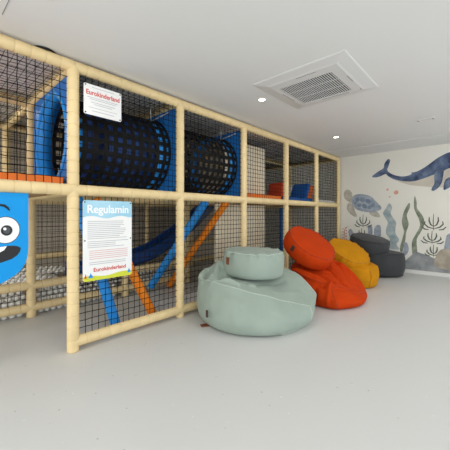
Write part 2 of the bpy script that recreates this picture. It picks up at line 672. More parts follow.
# ------------------------------------------------------------------ slide and padded poles
sl = empty('slide', (0, 1.42, 0))
tag(sl, 'dark blue slide running down to the ball pit behind the lower netting', 'slide')
path = [(3.2, 1.30), (2.95, 1.10), (2.7, 0.93), (2.3, 0.70), (1.9, 0.50), (1.6, 0.42), (1.375, 0.39), (1.05, 0.34), (0.75, 0.31), (0.55, 0.31)]
prof_out = [(0.0, 0.17), (0.0, 0.0), (0.5, 0.0), (0.5, 0.17)]
b = bmesh.new()
sect = [(0.0, 0.19), (0.0, 0.05), (0.04, 0.0), (0.38, 0.0), (0.42, 0.05), (0.42, 0.19), (0.385, 0.19), (0.385, 0.06), (0.36, 0.03), (0.06, 0.03), (0.035, 0.06), (0.035, 0.19)]
fine = []
for i in range(len(path) - 1):
    for s in range(6):
        p = [Vector(path[max(0, min(len(path) - 1, i + j))]) for j in (-1, 0, 1, 2)]
        t = s / 6
        fine.append(0.5 * (2 * p[1] + (p[2] - p[0]) * t + (2 * p[0] - 5 * p[1] + 4 * p[2] - p[3]) * t * t + (3 * p[1] - p[0] - 3 * p[2] + p[3]) * t ** 3))
fine.append(Vector(path[-1]))
rings = [[b.verts.new((q.x, yy, q.y + zz)) for yy, zz in sect] for q in fine]
for a, c in zip(rings[:-1], rings[1:]):
    for k in range(len(sect)):
        b.faces.new((a[k], a[(k + 1) % len(sect)], c[(k + 1) % len(sect)], c[k]))
b.faces.new(rings[0]); b.faces.new(rings[-1][::-1])
build('slide_trough', b, M['slide'], sl, True, 35)
b = bmesh.new()
b.free()
for yy in (0.0175, 0.4025):
    b = bmesh.new()
    tube(b, [(q.x, yy, q.y + 0.19) for q in fine], 0.022, 8)
    build('handrail_edge', b, M['slide'], sl, True)


def pole(p0, p1, m, label, r=0.05):
    b = bmesh.new()
    padded(b, p0, p1, r, 0.3, 16)
    o = build('padded_pole', b, m, smooth=True)
    tag(o, label, 'pole', 'slanted foam poles in the lower storey')


pole((0.12, 0.24, 1.38), (0.53, 0.24, 0.0), M['bluepad'], 'blue padded pole slanting to the floor below the large rules sign', 0.052)
pole((0.30, 0.24, 1.38), (1.0, 0.24, 0.0), M['orangepad'], 'orange padded pole slanting down to the right from the rules sign', 0.05)
pole((1.83, 0.22, 1.40), (1.56, 1.17, 0.10), M['bluepad'], 'blue padded pole slanting down to the left across the slide', 0.056)
pole((2.24, 0.20, 1.40), (1.90, 1.17, 0.05), M['orangepad'], 'orange padded pole slanting down to the left beyond the blue one', 0.05)
b = bmesh.new()
padded(b, (5.12, 1.0, 0), (5.12, 1.0, 1.38), 0.075, 0.35, 16)
tag(build('padded_column', b, M['blue'], smooth=True), 'upright dark blue padded column behind the lower netting above the orange pouf', 'pole')

# ------------------------------------------------------------------ ball pit
ball_me = bpy.data.meshes.new('pit_ball')
b = bmesh.new()
bmesh.ops.create_icosphere(b, subdivisions=2, radius=0.036)
for f in b.faces:
    f.smooth = True
b.to_mesh(ball_me); b.free()
ball_me.materials.append(M['ball'])
spots = []
pt = 0.073
for k in range(6):                          # layers against the net
    z = 0.0365 + k * 0.066
    off = (k % 2) * pt / 2
    for i in range(int(3.4 / pt)):
        x = -1.12 + off + i * pt
        spots.append((x, 1.395 + (k % 2) * 0.012, z))
for j in range(1, 15):                      # the top surface
    for i in range(int(3.4 / pt)):
        x = -1.12 + (j % 2) * pt / 2 + i * pt
        y = 1.40 + j * 0.074
        if 1.38 < y < 2.0 and x > 0.38:
            continue                        # clear of the slide
        spots.append((x, y, 0.355 + 0.05 * noise.noise(Vector((x * 3, y * 3, 0)))))
spots = [(x + random.uniform(-.003, .003), y + random.uniform(-.003, .003), z) for x, y, z in spots if not (abs(x) < 0.09 and y < 1.4) and not (abs(x - 1.2) < 0.09 and y < 1.4)]
cl = Vector(cam.location)


def score(p):
    x, y, z = p
    vis = 0 if -0.33 < x - 0.35 * (y - 1.4) < 0.35 else 1
    return (vis, (Vector(p) - cl).length)


spots.sort(key=score)
for i, p in enumerate(spots[:280]):
    o = bpy.data.objects.new('pit_ball', ball_me)
    COL.objects.link(o)
    o.location = p
    tag(o, 'white plastic ball in the ball pit behind the low netting at left', 'ball', 'white balls in the ball pit')
b = bmesh.new()
for p in spots[280:]:
    bmesh.ops.create_icosphere(b, subdivisions=1, radius=0.036, matrix=Matrix.Translation(p))
o = build('pit_ball_mass', b, M['ball'], smooth=True)
tag(o, 'mass of white plastic balls filling the rest of the ball pit', 'balls', 'white balls in the ball pit', 'stuff')


# ------------------------------------------------------------------ signs
def rrect(x0, x1, z0, z1, r, n=6):
    out = []
    for cx_, cz_, a0 in ((x1 - r, z1 - r, 0), (x0 + r, z1 - r, 90), (x0 + r, z0 + r, 180), (x1 - r, z0 + r, 270)):
        for k in range(n + 1):
            t = radians(a0 + 90 * k / n)
            out.append((cx_ + r * cos(t), cz_ + r * sin(t)))
    return out


def board(name, pts, y0, y1, m, parent, bev=0):
    b = bmesh.new()
    prism(b, pts, lambda x, z: (x, y0, z), lambda x, z: (x, y1, z))
    return build(name, b, m, parent)


def text(body, size, x, z, y, m, parent, name='lettering', width=None, bold=0.0, rot=0.0):
    c = bpy.data.curves.new(name, 'FONT')
    c.body = body
    c.size = size
    c.align_x = 'CENTER'
    c.align_y = 'CENTER'
    c.extrude = 0.0006
    c.offset = bold
    t = bpy.data.objects.new('tmp_text', c)
    COL.objects.link(t)
    bpy.context.view_layer.update()
    dg = bpy.context.evaluated_depsgraph_get()
    me = bpy.data.meshes.new_from_object(t.evaluated_get(dg))
    bpy.data.objects.remove(t)
    xs = [v.co.x for v in me.vertices]
    k = (width / (max(xs) - min(xs))) if width else 1.0
    for v in me.vertices:
        v.co = Vector((v.co.x * k, v.co.y, v.co.z))
    me.materials.clear()
    o = link(name, me, m, parent)
    o.location = (x, y, z)
    o.rotation_euler = (pi / 2, 0, 0)
    return o


def print_lines(rows, y, m, parent, name='text_line'):
    for x0, x1, z, h in rows:
        b = bmesh.new()
        x = x0
        pts = [(x0, z), (x1, z), (x1, z + h), (x0, z + h)]
        prism(b, pts, lambda x, zz: (x, y - 0.0006, zz), lambda x, zz: (x, y, zz))
        build(name, b, m, parent)


def screws(pts, y, parent):
    for x, z in pts:
        b = bmesh.new()
        tube(b, [(x, y - 0.004, z), (x, y + 0.002, z)], 0.006, 10)
        build('screw', b, M['screw'], parent, True, 40)


YS = -0.062
s1 = empty('notice_sign', (0, 0, 0))
tag(s1, 'small white notice sign with red Eurokinderland lettering on the upper netting', 'sign')
board('sign_board', rrect(0.068, 0.424, 2.122, 2.398, 0.014), YS, YS + 0.006, M['sign'], s1)
screws([(0.082, 2.384), (0.410, 2.384), (0.082, 2.137), (0.410, 2.137)], YS, s1)
text('Eurokinderland', 0.062, 0.246, 2.322, YS - 0.001, M['red'], s1, 'brand_lettering', 0.315, 0.0009)
print_lines([(0.14, 0.35, 2.372, 0.004), (0.10, 0.39, 2.278, 0.005), (0.12, 0.37, 2.262, 0.005), (0.13, 0.36, 2.235, 0.005), (0.16, 0.33, 2.218, 0.005), (0.11, 0.38, 2.187, 0.004), (0.14, 0.35, 2.158, 0.005)], YS - 0.0005, M['grey'], s1)

s2 = empty('rules_sign', (0, 0, 0))
tag(s2, 'large white rules sign headed Regulamin with a light blue top on the lower netting', 'sign')
board('sign_board', rrect(0.060, 0.536, 0.612, 1.345, 0.022), YS, YS + 0.006, M['sign'], s2)
hdr = [(0.060, 1.19)] + [(0.060 + 0.476 * k / 14, 1.192 + 0.012 * sin(k * 0.75)) for k in range(1, 14)] + [(0.536, 1.19)]
hdr += [(0.536, 1.323), (0.529, 1.339), (0.514, 1.345), (0.082, 1.345), (0.067, 1.339), (0.060, 1.323)]
board('header_band', hdr, YS - 0.0012, YS - 0.0001, M['sky'], s2)
text('Regulamin', 0.105, 0.298, 1.262, YS - 0.002, M['white'], s2, 'title_lettering', 0.40, 0.0022)
rows = []
z = 1.150
while z > 0.98:
    rows.append((0.10, random.uniform(0.40, 0.50), z, 0.0055)); z -= 0.0175
z -= 0.01
while z > 0.905:
    rows.append((0.10, random.uniform(0.36, 0.50), z, 0.0055)); z -= 0.0175
print_lines(rows, YS - 0.0005, M['grey'], s2)
print_lines([(0.115, 0.49, 0.880 - 0.0185 * k, 0.0065) for k in range(5)], YS - 0.0005, M['pink'], s2)
print_lines([(0.115, 0.47, 0.775 - 0.018 * k, 0.0055) for k in range(2)], YS - 0.0005, M['grey'], s2)
text('Eurokinderland', 0.050, 0.312, 0.707, YS - 0.0015, M['red'], s2, 'brand_lettering', 0.315, 0.0007)
wave = [(0.060, 0.634), (0.067, 0.618), (0.082, 0.612), (0.514, 0.612), (0.529, 0.618), (0.536, 0.634), (0.536, 0.660)]
wave += [(0.536 - 0.476 * k / 14, 0.652 + 0.010 * sin(k * 0.6)) for k in range(1, 14)] + [(0.060, 0.655)]
board('footer_band', wave, YS - 0.0012, YS - 0.0001, M['lime'], s2)
for cx_, m, w in ((0.128, M['bluepad'], 0.022), (0.505, M['bluepad'], 0.018), (0.082, M['red'], 0.010)):
    pts = [(cx_ - w, 0.640), (cx_ + w, 0.640), (cx_ + w * .8, 0.655), (cx_ + w * .4, 0.665), (cx_, 0.684), (cx_ - w * .4, 0.665), (cx_ - w * .8, 0.655)]
    board('printed_shape', pts, YS - 0.0018, YS - 0.0011, m, s2)
screws([(0.076, 1.328), (0.520, 1.328), (0.076, 0.98), (0.520, 0.98)], YS - 0.001, s2)

# ------------------------------------------------------------------ blue face board in the lower left bay
mo = empty('face_board', (0, 0, 0))
tag(mo, 'bright blue board with a rounded bottom and a smiling face hanging under the front beam', 'panel')
xb, cxm = -0.341, -0.655
xa = 2 * cxm - xb
pts = [(xa, 1.384), (xb, 1.384)]
edge = [(xb, 0.96), (-0.345, 0.895), (-0.359, 0.835), (-0.391, 0.778), (-0.432, 0.742), (-0.48, 0.712), (-0.53, 0.690), (-0.59, 0.674)]
pts += edge + [(cxm, 0.668)] + [(2 * cxm - x, z) for x, z in edge[::-1]]
YB = -0.012
board('face_panel', pts, YB, YB + 0.022, M['mon'], mo)


def disc(name, x, z, rx, rz, y, m, parent, n=40):
    return board(name, [(x + rx * cos(2 * pi * k / n), z + rz * sin(2 * pi * k / n)) for k in range(n)], y - 0.0015, y, m, parent)


for sgn in (1, -1):
    ex = cxm + sgn * 0.165
    e = disc('eye', ex, 1.097, 0.088, 0.099, YB - 0.001, M['sign'], mo)
    disc('eye_outline', ex, 1.097, 0.0925, 0.1035, YB - 0.0002, M['ink'], e)
    disc('pupil', ex + 0.006, 1.094, 0.036, 0.040, YB - 0.003, M['ink'], e)
    disc('iris', ex + 0.006, 1.094, 0.023, 0.026, YB - 0.005, M['iris'], e)
    disc('glint', ex - 0.006, 1.106, 0.010, 0.011, YB - 0.007, M['white'], e)
    b = bmesh.new()
    tube(b, [(cxm + sgn * x, YB - 0.003, z) for x, z in ((0.09, 1.276), (0.125, 1.288), (0.155, 1.284), (0.175, 1.268), (0.19, 1.246))], [0.004, 0.007, 0.009, 0.008, 0.003], 8)
    build('eyebrow', b, M['ink'], mo, True)
mp = [(0.262, 0.952), (0.256, 0.925), (0.24, 0.900), (0.205, 0.873), (0.13, 0.850), (0.0, 0.838)]
mouth = [(cxm + x, z) for x, z in mp] + [(cxm - x, z) for x, z in mp[-2::-1]]
top = [(0.245, 0.966), (0.22, 0.974), (0.18, 0.976), (0.10, 0.966), (0.0, 0.962)]
mouth += [(cxm - x, z) for x, z in top] + [(cxm + x, z) for x, z in top[-2::-1]]
mth = board('mouth', mouth, YB - 0.0025, YB - 0.0002, M['ink'], mo)
tooth = [(cxm + x, z) for x, z in ((0.172, 0.974), (0.155, 0.945), (0.12, 0.925), (0.06, 0.916), (0, 0.914), (-.06, .916), (-.12, .925), (-.155, .945), (-.172, .974), (-.1, .967), (0, .963), (.1, .967))]
board('teeth', tooth, YB - 0.0045, YB - 0.002, M['white'], mth)

# ------------------------------------------------------------------ ceiling fittings
ac = empty('ceiling_air_conditioner', (1.975, -1.345, ZC))
tag(ac, 'square white cassette air conditioner with a slatted grille in the ceiling', 'air conditioner')
b = bmesh.new()
H = 0.485
lv = [(H, 0.0), (H, -0.006), (H - 0.016, -0.010), (H - 0.105, -0.022), (H - 0.125, -0.028)]
rg = [[b.verts.new((sx * h, sy * h, z)) for sx, sy in ((-1, -1), (1, -1), (1, 1), (-1, 1))] for h, z in lv]
for a, c in zip(rg[:-1], rg[1:]):
    for k in range(4):
        b.faces.new((a[k], a[(k + 1) % 4], c[(k + 1) % 4], c[k]))
inn = [b.verts.new((sx * 0.275 + 0.035, sy * 0.285 + 0.02, -0.028)) for sx, sy in ((-1, -1), (1, -1), (1, 1), (-1, 1))]
rec = [b.verts.new((v.co.x, v.co.y, -0.012)) for v in inn]
for k in range(4):
    b.faces.new((rg[-1][k], rg[-1][(k + 1) % 4], inn[(k + 1) % 4], inn[k]))
    b.faces.new((inn[k], inn[(k + 1) % 4], rec[(k + 1) % 4], rec[k]))
b.faces.new(rec)
b.faces.new(rg[0][::-1])
build('cover_panel', b, M['ac'], ac)
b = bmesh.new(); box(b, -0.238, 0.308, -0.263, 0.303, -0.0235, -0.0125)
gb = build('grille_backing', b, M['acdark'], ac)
for k in range(24):
    y = -0.263 + 0.0236 * (k + 0.5)
    b = bmesh.new()
    q = [(-0.0045, -0.0232), (-0.0045, -0.0275), (0.0035, -0.0275), (0.0035, -0.0232)]
    a_ = [b.verts.new((-0.238, y + yy, z)) for yy, z in q]
    c_ = [b.verts.new((0.308, y + yy, z)) for yy, z in q]
    for i in range(4):
        b.faces.new((a_[i], a_[(i + 1) % 4], c_[(i + 1) % 4], c_[i]))
    b.faces.new(a_[::-1]); b.faces.new(c_)
    build('grille_slat', b, M['ac'], ac)
b = bmesh.new()
for k in range(1, 3):
    x = -0.238 + 0.546 * k / 3
    box(b, x - 0.002, x + 0.002, -0.263, 0.303, -0.0268, -0.0235)
build('grille_rib', b, M['ac'], ac)
for (x0, x1, y0, y1) in ((0.340, 0.347, -0.22, 0.08), (-0.345, -0.338, -0.16, 0.05), (-0.1, 0.16, 0.345, 0.352), (-0.06, 0.10, -0.352, -0.345)):
    b = bmesh.new(); box(b, x0, x1, y0, y1, -0.0295, -0.018)
    build('air_slot', b, M['slot'], ac)
b = bmesh.new(); box(b, 0.315, 0.36, -0.352, -0.345, -0.0295, -0.02)
build('sensor_window', b, M['slot'], ac)


def downlight(x, y, label, power=4.6):
    t = empty('ceiling_downlight', (x, y, ZC))
    tag(t, label, 'ceiling light', 'round recessed downlights')
    b = bmesh.new()
    n = 32
    pr = [(0.052, 0.0), (0.050, -0.005), (0.042, -0.007), (0.038, -0.003), (0.038, -0.001)]
    rs = [[b.verts.new((r * cos(2 * pi * k / n), r * sin(2 * pi * k / n), z)) for k in range(n)] for r, z in pr]
    for a, c in zip(rs[:-1], rs[1:]):
        for k in range(n):
            b.faces.new((a[k], a[(k + 1) % n], c[(k + 1) % n], c[k]))
    build('trim_ring', b, M['ac'], t, True)
    b = bmesh.new()
    tube(b, [(0, 0, -0.0005), (0, 0, -0.004)], 0.038, 24)
    build('lamp_lens', b, M['lampe'], t)
    d = bpy.data.lights.new('downlight_bulb', 'AREA')
    d.shape = 'DISK'
    d.size = 0.07
    d.energy = power
    d.color = (1, 0.97, 0.93)
    lo = bpy.data.objects.new('downlight_bulb', d)
    COL.objects.link(lo)
    lo.parent = t
    lo.location = (0, 0, -0.012)


downlight(1.893, -0.696, 'round recessed downlight at the left corner of the air conditioner')
downlight(4.182, -0.672, 'round recessed downlight above the orange pouf farther along the ceiling')
# unseen grid downlights, added for overhead light; last two brighten the frame interior
for x, y in ((-0.40, -0.69), (-2.7, -0.69), (-2.7, -3.0), (-0.40, -3.0), (1.9, -3.0), (4.18, -3.0), (1.9, -5.3), (4.18, -5.3), (-0.4, -5.3), (-0.40, 1.61), (-2.7, 1.61)):
    downlight(x, y, 'unseen round downlight added along the ceiling grid to light the room')

t = empty('ceiling_sprinkler_plate', (4.085, -2.02, ZC))
tag(t, 'small white slotted fitting on the ceiling above the whale', 'ceiling fitting')
b = bmesh.new(); box(b, -0.035, 0.035, -0.105, 0.105, -0.012, -0.0005, 0.005)
build('fitting_body', b, M['ac'], t, False)
for yy in (-0.09, 0.09):
    b = bmesh.new(); tube(b, [(0, yy, -0.010), (0, yy, -0.018)], 0.014, 12)
    build('end_cap', b, M['slot'], t)
t = empty('ceiling_speaker', (-0.215, 0.065, ZC))
tag(t, 'dark round ceiling fitting peeping over the top beam at far left', 'ceiling fitting')
b = bmesh.new()
tube(b, [(0.09 * cos(2 * pi * k / 40), 0.09 * sin(2 * pi * k / 40), -0.008) for k in range(40)], 0.008, 8, closed=True)
build('rim', b, M['black'], t, True)
b = bmesh.new()
tube(b, [(0, 0, -0.001), (0, 0, -0.006)], 0.085, 32)
build('speaker_grille', b, M['slot'], t)

# ------------------------------------------------------------------ mural
mu = empty('sea_mural', (XW, -1.2, 0))
tag(mu, 'watercolour mural of a blue whale, turtle and seaweed painted on the cream wall', 'mural')
mu_y = -1.2


def decal(name, pts, m, parent=mu, layer=1, k=4, label=None, smooth=True):
    p2 = smooth_loop([(a, c) for a, c in pts], k) if smooth else [Vector(p) for p in pts]
    d = 0.0016 * layer
    b = bmesh.new()
    prism(b, [(q.x, q.y) for q in p2], lambda y, z: (-0.0005, y - mu_y, z), lambda y, z: (-d, y - mu_y, z))
    o = build(name, b, m, parent)
    if label:
        o['label'] = label
    return o


def stroke(b, pts, w, layer=2):
    """brush stroke tapering at both ends"""
    pts = [Vector(p) for p in pts]
    n = len(pts)
    L, Rr = [], []
    for i, p in enumerate(pts):
        d = (pts[min(i + 1, n - 1)] - pts[max(i - 1, 0)]).normalized()
        q = Vector((-d.y, d.x))
        ww = w * (0.3 + 0.7 * sin(pi * (i + 0.3) / (n - 0.4)))
        L.append(p + q * ww); Rr.append(p - q * ww)
    d = 0.0016 * layer
    prism(b, [(q.x, q.y) for q in L + Rr[::-1]], lambda y, z: (-0.0005, y - mu_y, z), lambda y, z: (-d, y - mu_y, z))


whale = [(-0.72, 2.073), (-0.803, 2.146), (-0.884, 2.195), (-0.957, 2.241), (-0.973, 2.336), (-1.044, 2.427), (-1.083, 2.388), (-1.055, 2.282), (-1.028, 2.189), (-1.083, 2.119), (-1.198, 2.052), (-1.347, 2.022), (-1.473, 2.052), (-1.485, 2.098), (-1.519, 2.089), (-1.631, 2.127), (-1.766, 2.213), (-1.898, 2.317), (-2.025, 2.39), (-2.118, 2.42), (-2.4, 2.44), (-2.75, 2.36), (-3.0, 2.2), (-3.05, 2.08), (-2.9, 2.0), (-2.6, 1.93), (-2.3, 1.9), (-2.1, 1.88), (-1.95, 1.85), (-1.80, 1.865), (-1.631, 1.88), (-1.455, 1.895), (-1.31, 1.93), (-1.16, 1.975), (-1.044, 2.057), (-0.996, 2.105), (-0.884, 2.063), (-0.782, 2.049)]
belly = [(-1.16, 1.972), (-1.328, 1.925), (-1.491, 1.905), (-1.665, 1.94), (-1.8, 1.989), (-1.872, 2.015), (-2.009, 2.06), (-2.118, 2.115), (-2.4, 2.12), (-2.75, 2.10), (-3.02, 2.07), (-2.85, 1.92), (-2.5, 1.80), (-2.118, 1.75), (-1.9, 1.755), (-1.766, 1.775), (-1.631, 1.80), (-1.455, 1.833), (-1.31, 1.894)]
wh = decal('whale', whale, W['navy'], layer=1, label='dark blue whale swimming to the right')
decal('whale_belly', belly, W['belly'], wh, layer=2)
decal('flipper', [(-1.872, 2.031), (-1.946, 2.094), (-2.019, 2.087), (-2.009, 1.951), (-1.987, 1.835), (-1.93, 1.741), (-1.859, 1.69), (-1.823, 1.708), (-1.839, 1.767), (-1.872, 1.844)], W['fin'], wh, layer=3)
decal('flipper', [(-2.041, 1.88), (-2.118, 1.94), (-2.19, 1.90), (-2.16, 1.80), (-2.118, 1.749), (-2.041, 1.699), (-2.016, 1.724)], W['fin'], wh, layer=3)

tu = decal('sea_turtle', [(-0.267, 1.572), (-0.34, 1.673), (-0.498, 1.687), (-0.689, 1.629), (-0.818, 1.493), (-0.915, 1.353), (-0.781, 1.283), (-0.575, 1.277), (-0.38, 1.34), (-0.291, 1.446)], W['shell'], layer=2, label='turtle with a blue-grey shell')
decal('turtle_head', [(-0.093, 1.748), (-0.143, 1.809), (-0.226, 1.792), (-0.279, 1.718), (-0.291, 1.592), (-0.259, 1.488), (-0.197, 1.532), (-0.126, 1.585), (-0.093, 1.663)], W['skin'], tu, layer=1)
decal('turtle_flipper', [(-0.218, 1.50), (-0.31, 1.43), (-0.35, 1.299), (-0.4, 1.183), (-0.34, 1.17), (-0.238, 1.237), (-0.168, 1.343), (-0.168, 1.43)], W['skin'], tu, layer=1)
decal('turtle_flipper', [(-0.66, 1.30), (-0.80, 1.30), (-0.89, 1.176), (-0.8, 1.164), (-0.69, 1.212)], W['skin'], tu, layer=1)
for cy_, cz_, r in ((-0.40, 1.575, 0.055), (-0.52, 1.56, 0.062), (-0.64, 1.515, 0.058), (-0.74, 1.43, 0.045), (-0.44, 1.44, 0.05), (-0.56, 1.41, 0.052), (-0.67, 1.375, 0.045), (-0.36, 1.49, 0.035)):
    decal('scute', [(cy_ + r * cos(radians(60 * k + 10)), cz_ + r * sin(radians(60 * k + 10))) for k in range(6)], W['scute'], tu, layer=3, k=2)

for y, z, r in ((-1.197, 1.692, 0.045), (-1.035, 1.762, 0.024), (-1.075, 1.603, 0.016)):
    decal('bubble', [(y + r * cos(2 * pi * k / 10), z + r * sin(2 * pi * k / 10)) for k in range(10)], W['peach'], k=2)

ctr = [(-1.075, 1.45, 0.012), (-1.055, 1.36, 0.05), (-1.025, 1.25, 0.070), (-1.060, 1.14, 0.068), (-1.125, 1.04, 0.074), (-1.090, 0.92, 0.080), (-1.105, 0.80, 0.086), (-1.160, 0.68, 0.080), (-1.125, 0.58, 0.08), (-1.165, 0.48, 0.075)]
decal('seaweed', [(c - w - 0.016 * (i_ % 2), z) for i_, (c, z, w) in enumerate(ctr)] + [(c + w + 0.012 * ((i_ + 1) % 2), z) for i_, (c, z, w) in list(enumerate(ctr))[::-1]], W['teal'], label='broad pale teal seaweed blade')
decal('seaweed', [(-1.435, 1.46), (-1.453, 1.372), (-1.396, 1.196), (-1.431, 1.02), (-1.385, 0.841), (-1.366, 0.641), (-1.308, 0.414), (-1.268, 0.5), (-1.315, 0.705), (-1.346, 0.862), (-1.308, 1.039), (-1.339, 1.262)], W['green'], label='shorter green seaweed ribbon')
decal('seaweed', [(-1.536, 1.597), (-1.573, 1.478), (-1.58, 1.348), (-1.682, 1.175), (-1.7, 1.004), (-1.628, 0.83), (-1.573, 0.697), (-1.58, 0.40), (-1.499, 0.40), (-1.491, 0.649), (-1.554, 0.805), (-1.628, 0.981), (-1.609, 1.131), (-1.528, 1.348)], W['green'], label='tall green seaweed ribbon')
decal('seaweed', [(-1.308, 0.369), (-1.346, 0.506), (-1.339, 0.617), (-1.404, 0.621), (-1.431, 0.469), (-1.366, 0.353)], W['lilac'], layer=2, label='small lilac seaweed clump')
decal('coral', [(-0.197, 0.815), (-0.238, 0.88), (-0.299, 0.819), (-0.352, 0.60), (-0.30, 0.50), (-0.218, 0.711)], W['lilac'])
decal('coral', [(-0.632, 0.945), (-0.689, 0.983), (-0.726, 0.916), (-0.719, 0.70), (-0.651, 0.70)], W['lilac'])
decal('coral', [(-0.763, 0.897), (-0.836, 0.99), (-0.898, 0.941), (-0.89, 0.70), (-0.781, 0.70)], W['lilac'])
b = bmesh.new()
stroke(b, [(-0.10, 0.60), (-0.12, 0.70), (-0.10, 0.80), (-0.13, 0.90), (-0.19, 0.94)], 0.007)
for k in range(9):                          # polyps along the stem
    z = 0.63 + k * 0.034
    y = -0.11 + (0.038 if k % 2 else -0.038)
    stroke(b, [(y - 0.011, z - 0.004), (y, z + 0.004), (y + 0.011, z + 0.010)], 0.013)
build('red_coral', b, W['coral'], mu)


def sprig(cy_, z0, h, w):
    b = bmesh.new()
    stroke(b, [(cy_, z0 - h * .1), (cy_ + 0.008, z0 + h * .5), (cy_, z0 + h)], 0.007)
    for s in (-1, 1):
        for q, (ww, zz, hh) in enumerate(((1.0, 0.12, 0.40), (0.50, 0.28, 0.52))):
            x = w * ww
            stroke(b, [(cy_ + s * 0.004, z0 + h * (zz - .1)), (cy_ + s * x * .6, z0 + h * zz), (cy_ + s * x * .95, z0 + h * (zz + hh * .5)), (cy_ + s * x * .9, z0 + h * (zz + hh))], 0.013)
        stroke(b, [(cy_ + s * w * .5, z0 - h * .06), (cy_ + s * w * .95, z0 - h * .02), (cy_ + s * w * 1.25, z0 + h * .16)], 0.012)
    build('plant_sprig', b, W['ink'], mu)


sprig(-0.53, 0.95, 0.27, 0.15)
sprig(-0.50, 0.66, 0.25, 0.13)
sprig(-1.86, 0.93, 0.30, 0.16)
sprig(-1.835, 0.655, 0.24, 0.15)
sprig(-1.86, 0.40, 0.22, 0.12)
decal('rock', [(-1.20, 0.076), (-1.366, 0.242), (-1.554, 0.457), (-1.717, 0.407), (-1.892, 0.34), (-2.2, 0.27), (-2.5, 0.2), (-2.6, 0.076)], W['stone'], layer=2, k=1, smooth=False, label='long grey rock')
decal('rock', [(-1.875, 0.212), (-1.909, 0.425), (-1.993, 0.536), (-2.092, 0.544), (-2.25, 0.5), (-2.35, 0.3), (-2.3, 0.15), (-2.1, 0.14)], W['sand'], layer=3, label='sandy beige rock')
decal('rock', [(-2.043, 0.40), (-2.053, 0.746), (-2.092, 0.84), (-2.2, 0.86), (-2.32, 0.7), (-2.35, 0.4)], W['lilac'], layer=1, label='upright lilac rock')


# ------------------------------------------------------------------ bean bags and poufs
def bell(d, w):
    return math.exp(-(d / w) ** 2)


def seg_dist(p, a, b_):
    ab = b_ - a
    t = max(0, min(1, (p - a).dot(ab) / ab.length_squared))
    return (p - a - ab * t).length


def sack(parent, base, mid, rim, inner, peak, m, crease=(), rimcrease=0.6, side=0.35, wr=0.012, folds=(), seed=0, freq=3.0, level=5):
    """stitched sack: rings of control points from the floor to the top, subdivided, then wrinkled and folded"""
    rings = [[Vector((x * .5, y * .5, 0)) for x, y, z in base], [Vector(p) for p in base], [Vector(p) for p in mid], [Vector(p) for p in rim], [Vector(p) for p in inner]]
    n = len(rim)
    b = bmesh.new()
    cl_ = b.edges.layers.float.new('crease_edge')
    vg = [[b.verts.new(p) for p in r] for r in rings]
    c0 = b.verts.new(sum(rings[0], Vector()) / n)
    c1 = b.verts.new(peak)
    for a, c in zip(vg[:-1], vg[1:]):
        for k in range(n):
            b.faces.new((a[k], a[(k + 1) % n], c[(k + 1) % n], c[k]))
    for k in range(n):
        b.faces.new((vg[0][(k + 1) % n], vg[0][k], c0))
        b.faces.new((vg[-1][k], vg[-1][(k + 1) % n], c1))
    b.edges.ensure_lookup_table()
    for k in range(n):
        e = b.edges.get((vg[1][k], vg[1][(k + 1) % n]))
        e[cl_] = 0.35
        e = b.edges.get((vg[3][k], vg[3][(k + 1) % n]))
        e[cl_] = rimcrease
        if k in crease:
            b.edges.get((vg[2][k], vg[3][k]))[cl_] = 0.7
            b.edges.get((vg[1][k], vg[2][k]))[cl_] = 0.7
    bmesh.ops.recalc_face_normals(b, faces=b.faces)
    me = bpy.data.meshes.new('cage')
    b.to_mesh(me); b.free()
    tmp = bpy.data.objects.new('cage', me)
    COL.objects.link(tmp)
    sd = tmp.modifiers.new('sub', 'SUBSURF')
    sd.levels = sd.render_levels = level
    bpy.context.view_layer.update()
    dg = bpy.context.evaluated_depsgraph_get()
    out = bpy.data.meshes.new_from_object(tmp.evaluated_get(dg))
    bpy.data.objects.remove(tmp)
    ns = [v.normal.copy() for v in out.vertices]
    fl = [(Vector(a), Vector(c), amp, w) for a, c, amp, w in folds]
    for v, nn in zip(out.vertices, ns):
        p = v.co.copy()
        if p.z < 0.004:
            continue
        q = p * freq + Vector((seed, 0, 0))
        d = wr * noise.noise(q) + wr * 0.9 * (0.35 - abs(noise.noise(q * 1.4 + Vector((5, 1, 9)))))
        d += wr * 0.35 * noise.noise(q * 3.1)
        for a, c, amp, w in fl:
            dd = seg_dist(Vector((p.x, p.y, p.z * .4)), Vector((a.x, a.y, a.z * .4)), Vector((c.x, c.y, c.z * .4)))
            if dd < 3 * w:
                d += amp * math.exp(-(dd / w) ** 2)
        v.co = p + nn * d * min(1, p.z * 8)
        v.co.z = max(v.co.z, 0.0)
    out.name = 'bag_body'
    return link('bag_body', out, m, parent, True)


def piping(parent, body, pts, m, r=0.006, name='seam_piping', step=14):
    """cord laid on the surface of a body through control points"""
    bm_ = bmesh.new(); bm_.from_mesh(body.data)
    from mathutils.bvhtree import BVHTree
    t = BVHTree.FromBMesh(bm_)
    P = [Vector(p) for p in pts]
    out = []
    for i in range(len(P) - 1):
        for s_ in range(step):
            out.append(P[i].lerp(P[i + 1], s_ / step))
    out.append(P[-1])
    q = []
    for p in out:
        loc, nn, _, _ = t.find_nearest(p)
        q.append(loc + nn * r * 0.25)
    for _ in range(3):
        q = [q[0]] + [(q[i - 1] + q[i] * 2 + q[i + 1]) / 4 for i in range(1, len(q) - 1)] + [q[-1]]
    bm_.free()
    b = bmesh.new()
    tube(b, q, r, 6)
    return build(name, b, m, parent, True)


def leather_tag(parent, loc, rot, w, h, m=None):
    b = bmesh.new()
    box(b, -w / 2, w / 2, -0.004, 0.004, -h / 2, h / 2, 0.0015)
    o = build('leather_tag', b, m or M['leather'], parent)
    o.location = loc
    o.rotation_euler = rot
    return o


